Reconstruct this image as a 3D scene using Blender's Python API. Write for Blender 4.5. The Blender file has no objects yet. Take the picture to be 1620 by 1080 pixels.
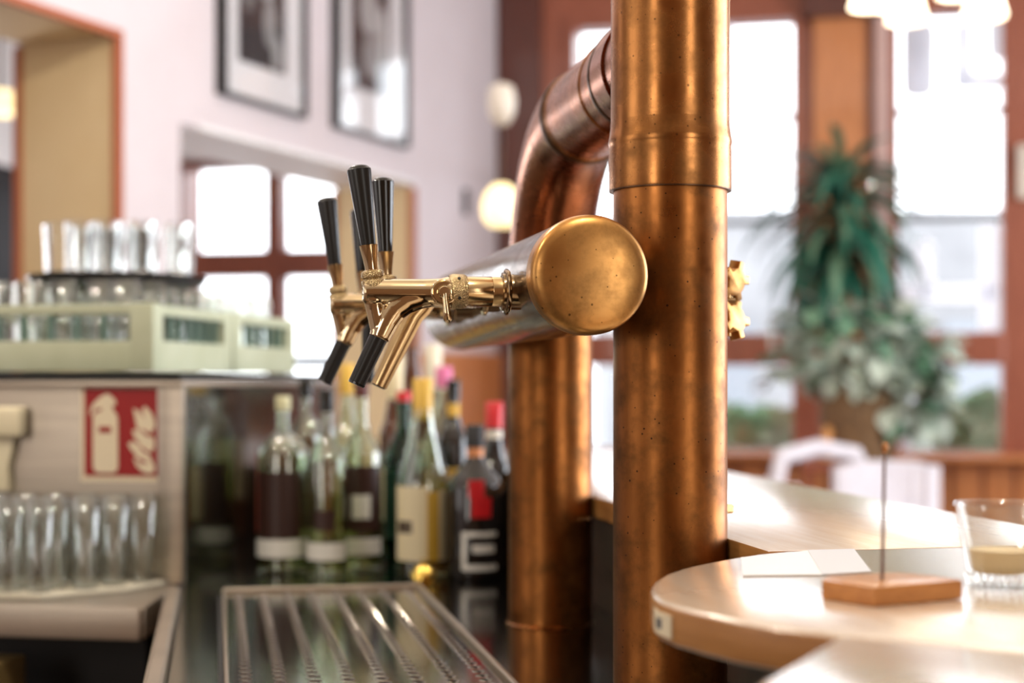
import bpy, bmesh, math, random
from mathutils import Vector, Matrix
random.seed(7)
C = bpy.context.scene.collection
PI = math.pi
R = math.radians

# ------------------------------------------------------------------ camera, world, light, exposure
sc = bpy.context.scene
cam_d = bpy.data.cameras.new('camera'); cam = bpy.data.objects.new('camera', cam_d); C.objects.link(cam)
cam.location = (0, 0, 1.30); cam.rotation_euler = (R(90), 0, 0)
cam_d.sensor_width = 36; cam_d.lens = 55.56; cam_d.shift_y = 60/1620
cam_d.clip_start = 0.05; cam_d.clip_end = 200
cam_d.dof.use_dof = True; cam_d.dof.focus_distance = 1.79; cam_d.dof.aperture_fstop = 2.4
sc.camera = cam
sc.view_settings.view_transform = 'Standard'; sc.view_settings.look = 'None'
sc.view_settings.gamma = 1; sc.view_settings.use_curve_mapping = False
sc.view_settings.exposure = 0.0
sc.cycles.max_bounces = 12; sc.cycles.transmission_bounces = 12; sc.cycles.transparent_max_bounces = 24
sc.cycles.glossy_bounces = 6; sc.cycles.diffuse_bounces = 4
sc.cycles.caustics_reflective = False; sc.cycles.caustics_refractive = False
sc.cycles.sample_clamp_indirect = 6

world = bpy.data.worlds.new('overcast_sky'); sc.world = world; world.use_nodes = True
wn = world.node_tree.nodes; bg = wn['Background']
bg.inputs['Color'].default_value = (0.90, 0.945, 1.0, 1); bg.inputs['Strength'].default_value = 5.0

def area(name, loc, rot, sx, sy, power, col):
    l = bpy.data.lights.new(name, 'AREA'); l.shape = 'RECTANGLE'; l.size = sx; l.size_y = sy
    l.energy = power; l.color = col
    o = bpy.data.objects.new(name, l); C.objects.link(o); o.location = loc; o.rotation_euler = rot
    return o
# area lights standing in for unseen windows behind and beside the camera
area('daylight_rear_right', (2.9, -2.35, 2.0), (R(90), 0, R(24)), 1.1, 2.0, 42, (1.0, 0.95, 0.90))
area('daylight_rear_left', (-2.9, -2.35, 2.0), (R(90), 0, R(-24)), 1.1, 2.0, 42, (1.0, 0.94, 0.87))
area('daylight_left', (-4.2, 1.2, 2.1), (R(90), 0, R(-90)), 1.5, 1.8, 16, (1.0, 0.96, 0.92))
area('daylight_right', (4.3, 4.0, 2.0), (R(90), 0, R(90)), 3.6, 2.2, 235, (0.86, 0.92, 1.0))
area('next_room_fill', (-3.4, 7.4, 1.4), (R(105), 0, R(-95)), 1.2, 1.4, 60, (1.0, .98, 1.0))  # added fill to brighten the opening's soffit; no window is built here
area('ceiling_glow', (-0.4, 4.6, 3.42), (0, 0, 0), 3.0, 3.0, 22, (1.0, 0.93, 0.97))

for k_, (x_, y_, z_) in enumerate([(-1.5, 1.6, 2.75), (.3, 1.2, 2.75), (-.8, 3.2, 2.8), (.9, 3.4, 2.8)]):   # small ceiling bulbs over the bar
    b_ = bpy.data.lights.new('ceiling_bulb', 'POINT'); b_.energy = 36; b_.shadow_soft_size = .035; b_.color = (1, .90, .74)
    bo = bpy.data.objects.new('ceiling_bulb', b_); C.objects.link(bo); bo.location = (x_, y_, z_)

# ------------------------------------------------------------------ frames of the place
TH = R(10.54)      # the bar runs away from the camera, turned this much to the left
def bar(t, s, z): return Vector((t*math.cos(TH)-s*math.sin(TH), t*math.sin(TH)+s*math.cos(TH), z))
CAB = R(-10); CAB0 = Vector((-0.642, 3.077, 0))
def cabp(x, y, z): return CAB0 + Vector((x*math.cos(CAB)-y*math.sin(CAB), x*math.sin(CAB)+y*math.cos(CAB), z))
W0 = Vector((-0.0656, 8.2, 0)); WL = R(90-22.587); FA = R(-12.205)

# ------------------------------------------------------------------ materials
def mat(name, col=(.8,.8,.8), rough=.5, metal=0, **k):
    m = bpy.data.materials.new(name); m.use_nodes = True
    b = m.node_tree.nodes['Principled BSDF']
    b.inputs['Base Color'].default_value = (*col, 1); b.inputs['Roughness'].default_value = rough
    b.inputs['Metallic'].default_value = metal
    for a, v in k.items():
        b.inputs[a.replace('_', ' ')].default_value = v
    return m
def N(m, t, **k):
    n = m.node_tree.nodes.new(t)
    for a, v in k.items():
        if a in n.inputs: n.inputs[a].default_value = v
        else: setattr(n, a, v)
    return n
def L(m, a, ao, b, bi): m.node_tree.links.new(a.outputs[ao], b.inputs[bi])
def coords(m, scale=(1,1,1)):
    tc = N(m, 'ShaderNodeTexCoord'); mp = N(m, 'ShaderNodeMapping'); mp.inputs['Scale'].default_value = scale
    L(m, tc, 'Object', mp, 'Vector'); return mp
def ramp(m, stops):
    r = N(m, 'ShaderNodeValToRGB'); e = r.color_ramp.elements
    e[0].position = stops[0][0]; e[0].color = (*stops[0][1], 1); e[1].position = stops[-1][0]; e[1].color = (*stops[-1][1], 1)
    for p, c in stops[1:-1]:
        x = e.new(p); x.color = (*c, 1)
    return r
def noise(m, mp, scale, detail=4, rough=.55):
    n = N(m, 'ShaderNodeTexNoise'); n.inputs['Scale'].default_value = scale; n.inputs['Detail'].default_value = detail
    n.inputs['Roughness'].default_value = rough; L(m, mp, 'Vector', n, 'Vector'); return n
def mixc(m, a, b, f, blend='MIX'):
    x = N(m, 'ShaderNodeMix', data_type='RGBA', blend_type=blend)
    for s, v in ((6, a), (7, b), (0, f)):
        if isinstance(v, (tuple, list)): x.inputs[s].default_value = (*v, 1)
        elif isinstance(v, (int, float)): x.inputs[s].default_value = v
        else: m.node_tree.links.new(v, x.inputs[s])
    return x.outputs[2]
def copper(name, lo, hi, rough=(.2,.4), spots=.35, pits=.5, grain=(1,1,.12), bump=.1):
    m = mat(name, hi, .3, 1); b = m.node_tree.nodes['Principled BSDF']
    mp = coords(m); mg = coords(m, grain)
    n1 = noise(m, mg, 9, 6, .6); r1 = ramp(m, [(.3, lo), (.7, hi)]); L(m, n1, 'Fac', r1, 'Fac')
    n2 = noise(m, mp, 20, 7, .62); r2 = ramp(m, [(.47, (0,0,0)), (.68, (1,1,1))]); L(m, n2, 'Fac', r2, 'Fac')
    f = N(m, 'ShaderNodeMath', operation='MULTIPLY'); f.inputs[1].default_value = spots; L(m, r2, 'Color', f, 0)
    c = mixc(m, r1.outputs[0], (.10,.045,.015), f.outputs[0])
    v = N(m, 'ShaderNodeTexVoronoi'); v.inputs['Scale'].default_value = 85; L(m, mp, 'Vector', v, 'Vector')
    n3 = noise(m, mp, 7, 3); 
    a = N(m, 'ShaderNodeMath', operation='MULTIPLY_ADD'); a.inputs[1].default_value = .30; a.inputs[2].default_value = -.065; L(m, n3, 'Fac', a, 0)
    lt = N(m, 'ShaderNodeMath', operation='LESS_THAN'); L(m, v, 'Distance', lt, 0); L(m, a, 0, lt, 1)
    p = N(m, 'ShaderNodeMath', operation='MULTIPLY'); p.inputs[1].default_value = pits; L(m, lt, 0, p, 0)
    c = mixc(m, c, (.035,.018,.01), p.outputs[0])
    m.node_tree.links.new(c, b.inputs['Base Color'])
    rr = N(m, 'ShaderNodeMapRange'); rr.inputs['To Min'].default_value = rough[0]; rr.inputs['To Max'].default_value = rough[1]
    rr.inputs['From Min'].default_value = .3; rr.inputs['From Max'].default_value = .7
    L(m, n2, 'Fac', rr, 'Value'); L(m, rr, 0, b, 'Roughness')
    bu = N(m, 'ShaderNodeBump'); bu.inputs['Strength'].default_value = bump; bu.inputs['Distance'].default_value = .002
    L(m, n2, 'Fac', bu, 'Height'); L(m, bu, 0, b, 'Normal')
    return m
def wood(name, a, b_, scale=(1,14,14), rough=.35, coat=.3, n=5):
    m = mat(name, a, rough, 0); b = m.node_tree.nodes['Principled BSDF']; b.inputs['Coat Weight'].default_value = coat
    mp = coords(m, scale); n1 = noise(m, mp, n, 6, .6); r = ramp(m, [(.3, a), (.7, b_)]); L(m, n1, 'Fac', r, 'Fac'); L(m, r, 0, b, 'Base Color')
    return m
def speckle(name, a, b_, scale=8, rough=.6, metal=0, stretch=(1,1,1), **k):
    m = mat(name, a, rough, metal, **k); b = m.node_tree.nodes['Principled BSDF']
    mp = coords(m, stretch); n1 = noise(m, mp, scale, 6, .6); r = ramp(m, [(.3, a), (.7, b_)]); L(m, n1, 'Fac', r, 'Fac'); L(m, r, 0, b, 'Base Color')
    return m
M = {}
M['copper'] = copper('aged_copper', (.18,.062,.015), (.48,.185,.05), (.27,.46), .75, .95, (1,1,.3), .16)
M['copper_clean'] = copper('polished_copper', (.28,.11,.03), (.58,.26,.085), (.20,.36), .62, .6, (1,1,.12), .12)
M['copper_red'] = copper('red_brown_copper', (.22,.07,.03), (.46,.175,.08), (.20,.34), .35, .2)
M['seam'] = mat('dark_joint_seam', (.10,.055,.03), .35, 1)
M['barrel'] = copper('dull_bronze', (.14,.09,.055), (.26,.165,.10), (.14,.26), .35, .1, (1,.15,1))
M['cap'] = copper('gold_brass_cap', (.44,.21,.06), (.70,.38,.125), (.26,.42), .6, .7, (1,1,1), .05)
M['brass'] = mat('polished_brass', (.70,.55,.34), .11, 1)
M['brass_tube'] = mat('satin_brass', (.72,.52,.27), .2, 1)
M['knurl'] = mat('knurled_brass', (.50,.38,.20), .26, 1)
_k = M['knurl']; _v = N(_k, 'ShaderNodeTexVoronoi'); _v.inputs['Scale'].default_value = 700
L(_k, coords(_k), 0, _v, 'Vector'); _b = N(_k, 'ShaderNodeBump'); _b.inputs['Strength'].default_value = .8; _b.inputs['Distance'].default_value = .001
L(_k, _v, 'Distance', _b, 'Height'); L(_k, _b, 0, _k.node_tree.nodes['Principled BSDF'], 'Normal')
M['chrome'] = mat('chrome', (.80,.77,.72), .1, 1)
M['flange'] = mat('dark_brass_flange', (.34,.25,.15), .16, 1)
M['black'] = mat('black_plastic', (.012,.011,.010), .33, 0, Specular_IOR_Level=.35)
M['black_gloss'] = mat('glossy_black', (.008,.007,.006), .12)
M['rubber'] = mat('black_rubber', (.012,.012,.012), .7)
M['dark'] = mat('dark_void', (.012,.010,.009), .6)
M['ink'] = mat('dark_ink', (.02,.02,.022), .6)
M['steel'] = speckle('brushed_steel', (.37,.32,.26), (.50,.43,.35), 6, .40, 1, (.3,1,8))
M['steel_mirror'] = speckle('polished_counter_steel', (.16,.15,.13), (.27,.25,.22), 5, .13, 1, (6,.4,1))
M['steel_tray'] = speckle('drip_tray_steel', (.27,.25,.22), (.40,.37,.33), 5, .12, 1, (6,.4,1))
M['steel_side'] = mat('mirror_steel_side', (.30,.31,.28), .12, 1)
M['beech'] = wood('varnished_beech', (.62,.48,.35), (.73,.62,.50), (14,1,14), .25, 1.0)
M['beech'].node_tree.nodes['Principled BSDF'].inputs['Coat Roughness'].default_value = .2; M['beech'].node_tree.nodes['Principled BSDF'].inputs['Coat IOR'].default_value = 1.9
M['beech_side'] = wood('beech_edge', (.36,.15,.035), (.52,.24,.07), (2,2,20), .4, .2)
M['block'] = wood('block_wood', (.40,.15,.03), (.56,.24,.06), (3,12,20), .4, .2)
M['panel_dark'] = wood('dark_bar_panel', (.02,.012,.008), (.045,.02,.012), (8,8,1), .4, .2)
M['wall_paint'] = speckle('lilac_white_paint', (.66,.59,.61), (.72,.66,.69), 2, .8)
M['cream'] = speckle('cream_reveal', (.70,.53,.29), (.78,.62,.38), 2, .7)
M['orange'] = mat('terracotta_edge', (.42,.12,.05), .6)
M['mahogany'] = wood('mahogany', (.26,.065,.032), (.38,.11,.055), (9,9,1), .4, .3)
M['mahogany_dark'] = wood('dark_mahogany', (.065,.012,.007), (.12,.026,.013), (9,9,1), .4, .3)
M['oak'] = wood('orange_oak', (.48,.16,.045), (.62,.24,.08), (9,9,1), .4, .3)
M['pinkish'] = mat('pale_pink_pipe', (.60,.40,.36), .5)
M['white'] = mat('white_paint', (.85,.84,.84), .5)
M['paper'] = mat('white_paper', (.86,.86,.88), .7)
M['grey_paper'] = mat('grey_paper', (.66,.67,.71), .7)
M['fabric'] = speckle('pale_grey_upholstery', (.66,.63,.68), (.76,.73,.78), 20, .85)
M['crate'] = speckle('pale_green_crate', (.47,.51,.34), (.56,.60,.44), 8, .45)
M['crate_dark'] = mat('crate_post_green', (.13,.23,.19), .5)
M['red_sign'] = mat('sign_red', (.33,.003,.002), .5)
M['sign_cream'] = mat('sign_cream', (.84,.73,.52), .45)
M['floor'] = wood('floor_boards', (.16,.09,.05), (.24,.14,.08), (10,1,1), .4, .2)
M['ceiling'] = mat('ceiling_paint', (.78,.72,.66), .9)
M['room'] = mat('warm_plaster', (.28,.16,.09), .9)
M['leaf'] = speckle('dark_green_leaf', (.006,.05,.035), (.03,.19,.12), 3, .4)
M['leaf_pale'] = speckle('grey_green_leaf', (.36,.45,.36), (.56,.62,.54), 3, .5)
M['leaf_mid'] = speckle('mid_green_leaf', (.08,.20,.12), (.20,.34,.22), 3, .5)
M['pot'] = speckle('brown_basket', (.10,.055,.025), (.25,.14,.06), 30, .8)
M['street'] = mat('street_asphalt', (.5,.5,.5), .9)
M['outside'] = speckle('pale_house_render', (.22,.22,.23), (.34,.34,.35), 1, .9)
M['outside_glass'] = mat('far_window_glass', (.25,.27,.30), .2)
M['cardboard'] = mat('yellow_brown_box', (.40,.27,.10), .7)
M['wax'] = mat('amber_wax', (.86,.64,.32), .5)
M['gold'] = mat('bright_gold', (.95,.66,.16), .15, 1)
def glass(name, col=(1,1,1), rough=0.0, ior=1.45):
    m = bpy.data.materials.new(name); m.use_nodes = True
    b = m.node_tree.nodes['Principled BSDF']; b.inputs['Base Color'].default_value = (*col, 1); b.inputs['Roughness'].default_value = rough
    b.inputs['Transmission Weight'].default_value = 1; b.inputs['IOR'].default_value = ior
    return m
def thin_glass(name, tint=(1,1,1), edge=.6, base=.05, rough=.02):
    m = bpy.data.materials.new(name); m.use_nodes = True; nt = m.node_tree; nt.nodes.remove(nt.nodes['Principled BSDF'])
    t = N(m, 'ShaderNodeBsdfTransparent'); t.inputs['Color'].default_value = (*tint, 1)
    g = N(m, 'ShaderNodeBsdfGlossy'); g.inputs['Roughness'].default_value = rough
    lw = N(m, 'ShaderNodeLayerWeight'); lw.inputs['Blend'].default_value = .5
    p = N(m, 'ShaderNodeMath', operation='POWER'); p.inputs[1].default_value = 3.5; L(m, lw, 'Facing', p, 0)
    q = N(m, 'ShaderNodeMath', operation='MULTIPLY_ADD'); q.inputs[1].default_value = edge; q.inputs[2].default_value = base; L(m, p, 0, q, 0)
    mx = N(m, 'ShaderNodeMixShader'); L(m, q, 0, mx, 0); L(m, t, 0, mx, 1); L(m, g, 0, mx, 2)
    L(m, mx, 0, nt.nodes['Material Output'], 0)
    return m
M['glass_thin'] = thin_glass('thin_drinking_glass', (.97,.98,.97), 1.0, .10, .07)
M['glass'] = glass('clear_glass', (.98,.99,.98))
M['pane'] = thin_glass('window_pane')
M['glass_bottle'] = thin_glass('clear_bottle_glass', (.90,.94,.86), 1.0, .13, .04)
M['glass_green'] = glass('green_bottle_glass', (.03,.20,.10))
M['glass_dark'] = mat('near_black_bottle', (.012,.009,.008), .08, 0, Coat_Weight=.5)
M['glass_brown'] = mat('brown_bottle', (.10,.030,.012), .1, 0, Coat_Weight=.5)
M['picture_glass'] = thin_glass('picture_glass')
def emit(name, col, s):
    m = mat(name, col, .4); b = m.node_tree.nodes['Principled BSDF']; b.inputs['Emission Color'].default_value = (*col, 1); b.inputs['Emission Strength'].default_value = s
    return m
M['lamp_white'] = emit('lit_opal_glass', (1.0,.86,.62), 4.0)
M['lamp_warm'] = emit('lit_warm_glass', (1.0,.80,.42), 1.6)
M['opal_off'] = mat('unlit_opal_glass', (.75,.68,.58), .3)
def plain(name, col, rough=.4): 
    if name not in M: M[name] = mat(name, col, rough)
    return M[name]

# ------------------------------------------------------------------ mesh helpers
class MB:
    def __init__(s): s.bm = bmesh.new()
    def box(s, x0, x1, y0, y1, z0, z1, bev=0):
        b2 = bmesh.new(); bmesh.ops.create_cube(b2, size=1)
        for v in b2.verts: v.co = Vector(((x0+x1)/2+v.co.x*(x1-x0), (y0+y1)/2+v.co.y*(y1-y0), (z0+z1)/2+v.co.z*(z1-z0)))
        if bev: bmesh.ops.bevel(b2, geom=b2.edges[:], offset=bev, segments=2, affect='EDGES', profile=.6)
        s._add(b2); return s
    def _add(s, b2, mx=None):
        me = bpy.data.meshes.new('tmp'); b2.to_mesh(me); b2.free()
        if mx: me.transform(mx)
        s.bm.from_mesh(me); bpy.data.meshes.remove(me)
    def lathe(s, prof, seg=32, mx=None, close=False):
        b2 = bmesh.new(); rings = []
        for r, z in prof:
            if r < 1e-6: rings.append([b2.verts.new((0,0,z))])
            else: rings.append([b2.verts.new((r*math.cos(2*PI*i/seg), r*math.sin(2*PI*i/seg), z)) for i in range(seg)])
        prs = list(zip(rings, rings[1:]))
        if close: prs.append((rings[-1], rings[0]))
        for a, b in prs:
            for i in range(seg):
                j = (i+1) % seg
                if len(a) == 1 and len(b) == 1: continue
                if len(a) == 1: b2.faces.new((a[0], b[i], b[j]))
                elif len(b) == 1: b2.faces.new((a[i], a[j], b[0]))
                else: b2.faces.new((a[i], a[j], b[j], b[i]))
        bmesh.ops.recalc_face_normals(b2, faces=b2.faces[:])
        s._add(b2, mx); return s
    def tube(s, pts, rad, seg=16, cap=True):
        pts = [Vector(p) for p in pts]; n = len(pts); b2 = bmesh.new(); rings = []
        rr = rad if isinstance(rad, (list, tuple)) else [rad]*n
        up = None
        for i, p in enumerate(pts):
            d = (pts[min(i+1, n-1)]-pts[max(i-1, 0)]).normalized()
            if up is None: up = Vector((0,0,1)) if abs(d.z) < .9 else Vector((1,0,0))
            x = d.cross(up).normalized(); up = x.cross(d).normalized()
            rings.append([b2.verts.new(p+(x*math.cos(2*PI*k/seg)+up*math.sin(2*PI*k/seg))*rr[i]) for k in range(seg)])
        for a, b in zip(rings, rings[1:]):
            for i in range(seg):
                j = (i+1) % seg; b2.faces.new((a[i], a[j], b[j], b[i]))
        if cap: b2.faces.new(rings[0][::-1]); b2.faces.new(rings[-1])
        bmesh.ops.recalc_face_normals(b2, faces=b2.faces[:])
        s._add(b2); return s
    def prism(s, poly, z0, z1, bev=0, mx=None):
        b2 = bmesh.new(); vs = [b2.verts.new((x, y, z0)) for x, y in poly]; f = b2.faces.new(vs)
        r = bmesh.ops.extrude_face_region(b2, geom=[f])
        for v in r['geom']:
            if isinstance(v, bmesh.types.BMVert): v.co.z = z1
        bmesh.ops.recalc_face_normals(b2, faces=b2.faces[:])
        if bev:
            es = [e for e in b2.edges if abs(e.verts[0].co.z-e.verts[1].co.z) < 1e-7]
            bmesh.ops.bevel(b2, geom=es, offset=bev, segments=3, affect='EDGES', profile=.5)
        s._add(b2, mx); return s
    def xf(s, mx): bmesh.ops.transform(s.bm, matrix=mx, verts=s.bm.verts[:]); return s
    def build(s, name, m, parent=None, smooth=None, loc=None, rot=None):
        me = bpy.data.meshes.new(name); s.bm.to_mesh(me); s.bm.free()
        me.materials.append(m)
        if smooth is not None:
            me.polygons.foreach_set('use_smooth', [True]*len(me.polygons))
            me.set_sharp_from_angle(angle=R(smooth))
        o = bpy.data.objects.new(name, me); C.objects.link(o)
        if parent: o.parent = parent
        if loc is not None: o.location = loc
        if rot is not None: o.rotation_euler = rot
        return o
def edge_mat(o, m2):
    o.data.materials.append(m2)
    for p in o.data.polygons:
        if abs(p.normal.z) < .6: p.material_index = 1
    return o
def thing(name, label, cat, loc=(0,0,0), rot=0, group=None):
    o = bpy.data.objects.new(name, None); C.objects.link(o); o.location = loc
    o.rotation_euler = rot if isinstance(rot, tuple) else (0, 0, rot)
    o.empty_display_size = .05
    o['label'] = label; o['category'] = cat
    if group: o['group'] = group
    return o
def tag(o, label, cat, group=None):
    o['label'] = label; o['category'] = cat
    if group: o['group'] = group
    return o
def structure(o): o['kind'] = 'structure'; return o
def kids(o): return [c for c in bpy.data.objects if c.parent == o]
def dup(root, loc, rot=None, label=None, group=None, prt=None):
    tree = {}
    def cp(o, parent):
        c = o.copy(); C.objects.link(c); c.parent = parent
        for ch in CH.get(o.name, []): cp(ch, c)
        return c
    CH = {}
    for o in bpy.data.objects:
        if o.parent: CH.setdefault(o.parent.name, []).append(o)
    r = cp(root, prt); r.location = loc
    if rot is not None: r.rotation_euler = rot if isinstance(rot, tuple) else (0, 0, rot)
    if label: r['label'] = label
    if group: r['group'] = group
    return r
def AX(ax):   # matrices turning a lathe's z axis
    return {'-x': Matrix.Rotation(R(-90), 4, 'Y'), '+x': Matrix.Rotation(R(90), 4, 'Y'), '+y': Matrix.Rotation(R(-90), 4, 'X'), '-y': Matrix.Rotation(R(90), 4, 'X')}[ax]
def T(x, y, z): return Matrix.Translation((x, y, z))

# ------------------------------------------------------------------ room shell
structure(MB().box(-5, 5.2, -3, 9.6, -.1, 0).build('floor', M['floor']))
structure(MB().box(-5, 5.2, -3, 9.6, 3.5, 3.6).build('ceiling', M['ceiling']))
structure(MB().box(-5, 5.2, -2.7, -2.5, 0, 3.5).build('wall_rear', M['room']))
structure(MB().box(4.5, 4.7, -2.5, 9.4, 0, 3.5).build('wall_right', M['room']))
structure(MB().box(-4.9, -4.7, -2.5, 9.4, 0, 3.5).build('wall_left_far', M['wall_paint']))
# left wall with two thick openings; local x runs towards the far corner (x = -L), local y goes into the wall
m = MB(); TK = .42
m.box(-1.003, 0.1, 0, TK, 0, 3.5); m.box(-2.866, -1.003, 0, TK, 2.2, 3.5); m.box(-3.21, -2.866, 0, TK, 0, 3.5)
m.box(-5.3, -3.21, 0, TK, 2.45, 3.5); m.box(-5.7, -5.3, 0, TK, 0, 3.5)
wl = structure(m.build('wall_left', M['wall_paint'], loc=W0, rot=(0,0,WL)))
e = .018
m = MB(); m.box(-3.215, -3.205, e, TK-e, 0, 2.445); m.box(-5.295, -3.215, e, TK-e, 2.442, 2.449)
structure(m.build('trim_1', M['cream'], loc=W0, rot=(0,0,WL)))
m = MB(); m.box(-1.010, -1.001, e, TK-e, 0, 2.195); structure(m.build('trim_2', M['cream'], loc=W0, rot=(0,0,WL)))
m = MB()
for x, z in ((-3.228, 2.43), (-1.018, 2.18)):
    for y in (-.006, TK-.02): m.box(x, x+.03, y, y+.026, 0, z)
m.box(-5.3, -3.2, -.006, .02, 2.43, 2.456)
structure(m.build('trim_3', M['orange'], loc=W0, rot=(0,0,WL)))
m = MB(); m.box(-2.75, -1.0, -.004, .02, 2.195, 2.215)
m.box(-2.863, -1.012, e, TK-e, 2.194, 2.199)
structure(m.build('trim_4', M['white'], loc=W0, rot=(0,0,WL)))

# facade wall with windows: local x = p along the wall, local -y faces the room
def facade_wall():
    m = MB(); zt = 3.12; zb = .945
    holes = [(-2.9, -1.83), (-1.757, -.70), (.393, 1.509), (2.002, 2.509), (2.70, 3.25)]
    m.box(-4.4, 4.9, 0, .25, 0, zb); m.box(-4.4, 4.9, 0, .25, zt, 3.5)
    xs = [-4.4] + [x for h in holes for x in h] + [4.9]
    for a, b in zip(xs[0::2], xs[1::2]): m.box(a, b, 0, .25, zb, zt)
    return m
structure(facade_wall().build('wall_back', M['mahogany'], loc=W0, rot=(0,0,FA)))
wb = bpy.data.objects['wall_back']
def rounded(m, x0, x1, z0, z1, y): pass
def window(n, x0, x1, cols, rows, mt, bar_w=.016, sash=.03):
    """frame, sash bars and panes of one window; rows = list of (z0,z1) glass strips"""
    t = bpy.data.objects.new('window_%d' % n, None); C.objects.link(t); t.location = W0; t.rotation_euler = (0,0,FA); t['kind'] = 'structure'
    f = MB(); z0 = rows[0][0]; z1 = rows[-1][1]
    f.box(x0-.03, x0+.008, -.03, .08, z0-.03, z1+.03); f.box(x1-.008, x1+.03, -.03, .08, z0-.03, z1+.03)
    f.box(x0, x1, -.03, .08, z0-.05, z0+.006); f.box(x0, x1, -.03, .08, z1-.006, z1+.04)
    f.build('window_frame', mt, t)
    for (a0, a1), (b0, b1) in zip(rows, rows[1:]):
        w = b0-a1
        if w > .05:
            MB().box(x0, x1, -.035, .09, a1, b0, .008).build('transom', mt, t)
        else: MB().box(x0, x1, 0, .04, a1-.008, b0+.008).build('glazing_bar', M['lead'], t)
    step = (x1-x0)/cols
    for i in range(cols):
        if i: MB().box(x0+i*step-sash, x0+i*step+sash, -.03, .08, z0, z1).build('mullion', mt, t)
        for a, b in rows:
            MB().box(x0+i*step, x0+(i+1)*step, .018, .022, a, b).build('pane', M['pane'], t)
    return t
M['lead'] = mat('grey_glazing_bar', (.10,.10,.11), .5)
RW = [(.945,1.372), (1.53,2.083), (2.092,2.605), (2.618,3.10)]
window(1, .393, 1.509, 2, RW, M['mahogany'])
window(2, 2.002, 2.509, 1, RW, M['mahogany'])
window(3, -1.757, -.70, 2, [(.945,1.372), (1.42,1.845), (1.99,2.437)], M['mahogany'], sash=.045)
win4 = window(4, 2.70, 3.25, 1, RW, M['mahogany'])
window(5, -2.9, -1.83, 2, [(.945,1.372), (1.42,1.845), (1.99,2.437)], M['mahogany'], sash=.045)
# panelled pier between the windows, dark panelling at the left, reddish wood right
structure(MB().box(-1.0, .0, -.035, 0, 0, 1.43, .008).build('trim_11', M['oak'], loc=W0, rot=(0,0,WL)))
structure(MB().box(-4.3, -.45, -.06, .0, 2.475, 3.5, .01).build('trim_10', M['white'], loc=W0, rot=(0,0,FA)))
structure(MB().box(1.60, 1.86, -.045, 0, 1.4, 3.10, .01).build('trim_5', M['oak'], loc=W0, rot=(0,0,FA)))
structure(MB().box(1.55, 2.0, -.10, 0, 3.08, 3.30, .01).build('trim_6', M['mahogany_dark'], loc=W0, rot=(0,0,FA)))
structure(MB().box(.0, .23, -.05, 0, 0, 3.4, .01).build('trim_7', M['mahogany_dark'], loc=W0, rot=(0,0,FA)))
structure(MB().box(1.93-.035, 1.93+.035, -.09, -.02, .95, 3.4, .02).build('trim_8', M['pinkish'], loc=W0, rot=(0,0,FA)))
structure(MB().box(-.2, 3.4, -.16, 0, .905, .94, .008).build('trim_9', M['oak'], loc=W0, rot=(0,0,FA)))
for i in range(22):      # vertical wainscot boards
    x = .05+i*.148
    MB().box(x, x+.132, -.03, 0, .05, .90, .006).build('plank', M['oak'], wb)
# handle of the right-hand sash
MB().box(2.575, 2.60, -.062, -.0, 2.19, 2.22, .004).box(2.575, 2.60, -.062, -.0, 2.37, 2.40, .004).build('bracket', M['brass_tube'], win4)
MB().box(2.565, 2.615, -.09, -.058, 2.165, 2.425, .012).build('handle', M['opal_off'], win4)
# white lettering on the panes (seen from inside)
def stroke(mb, x0, z0, x1, z1, w=.045):
    d = Vector((x1-x0, z1-z0)); l = d.length; a = math.atan2(d.y, d.x); q = []
    for k in range(13): th = PI/2+PI*k/12; q.append((math.cos(th)*w, math.sin(th)*w))
    for k in range(13): th = -PI/2+PI*k/12; q.append((l+math.cos(th)*w, math.sin(th)*w))
    mb.prism(q, -.001, .001, 0, T(x0, .012, z0) @ Matrix.Rotation(R(90), 4, 'X') @ Matrix.Rotation(a, 4, 'Z'))
def letters(label, strokes):
    m = MB()
    for s in strokes: stroke(m, *s)
    tag(m.build('window_lettering', M['letter'], loc=W0, rot=(0,0,FA)), label, 'lettering')
M['letter'] = bpy.data.materials.new('white_film_letter'); M['letter'].use_nodes = True
_m = M['letter']; _t = N(_m, 'ShaderNodeBsdfTranslucent'); _t.inputs['Color'].default_value = (.95,.95,.97,1); L(_m, _t, 0, _m.node_tree.nodes['Material Output'], 0)
letters('white H shaped letter on the third pane of the right-hand window', [(2.14,1.95,2.14,1.74), (2.05,1.72,2.44,1.72), (2.44,2.02,2.44,1.56)])
letters('white block letters on the top pane of the right-hand window', [(2.09,3.0,2.09,2.74,.06), (2.13,3.0,2.13,2.74,.06), (2.32,3.0,2.32,2.76), (2.32,2.76,2.46,2.75), (2.48,3.04,2.48,2.9)])
letters('white t shaped letters on the top panes behind the copper column', [(1.16,3.05,1.16,2.80), (1.16,2.80,1.26,2.70), (1.3,2.84,1.44,2.95,.03), (1.02,2.9,1.06,2.9)])

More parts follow.
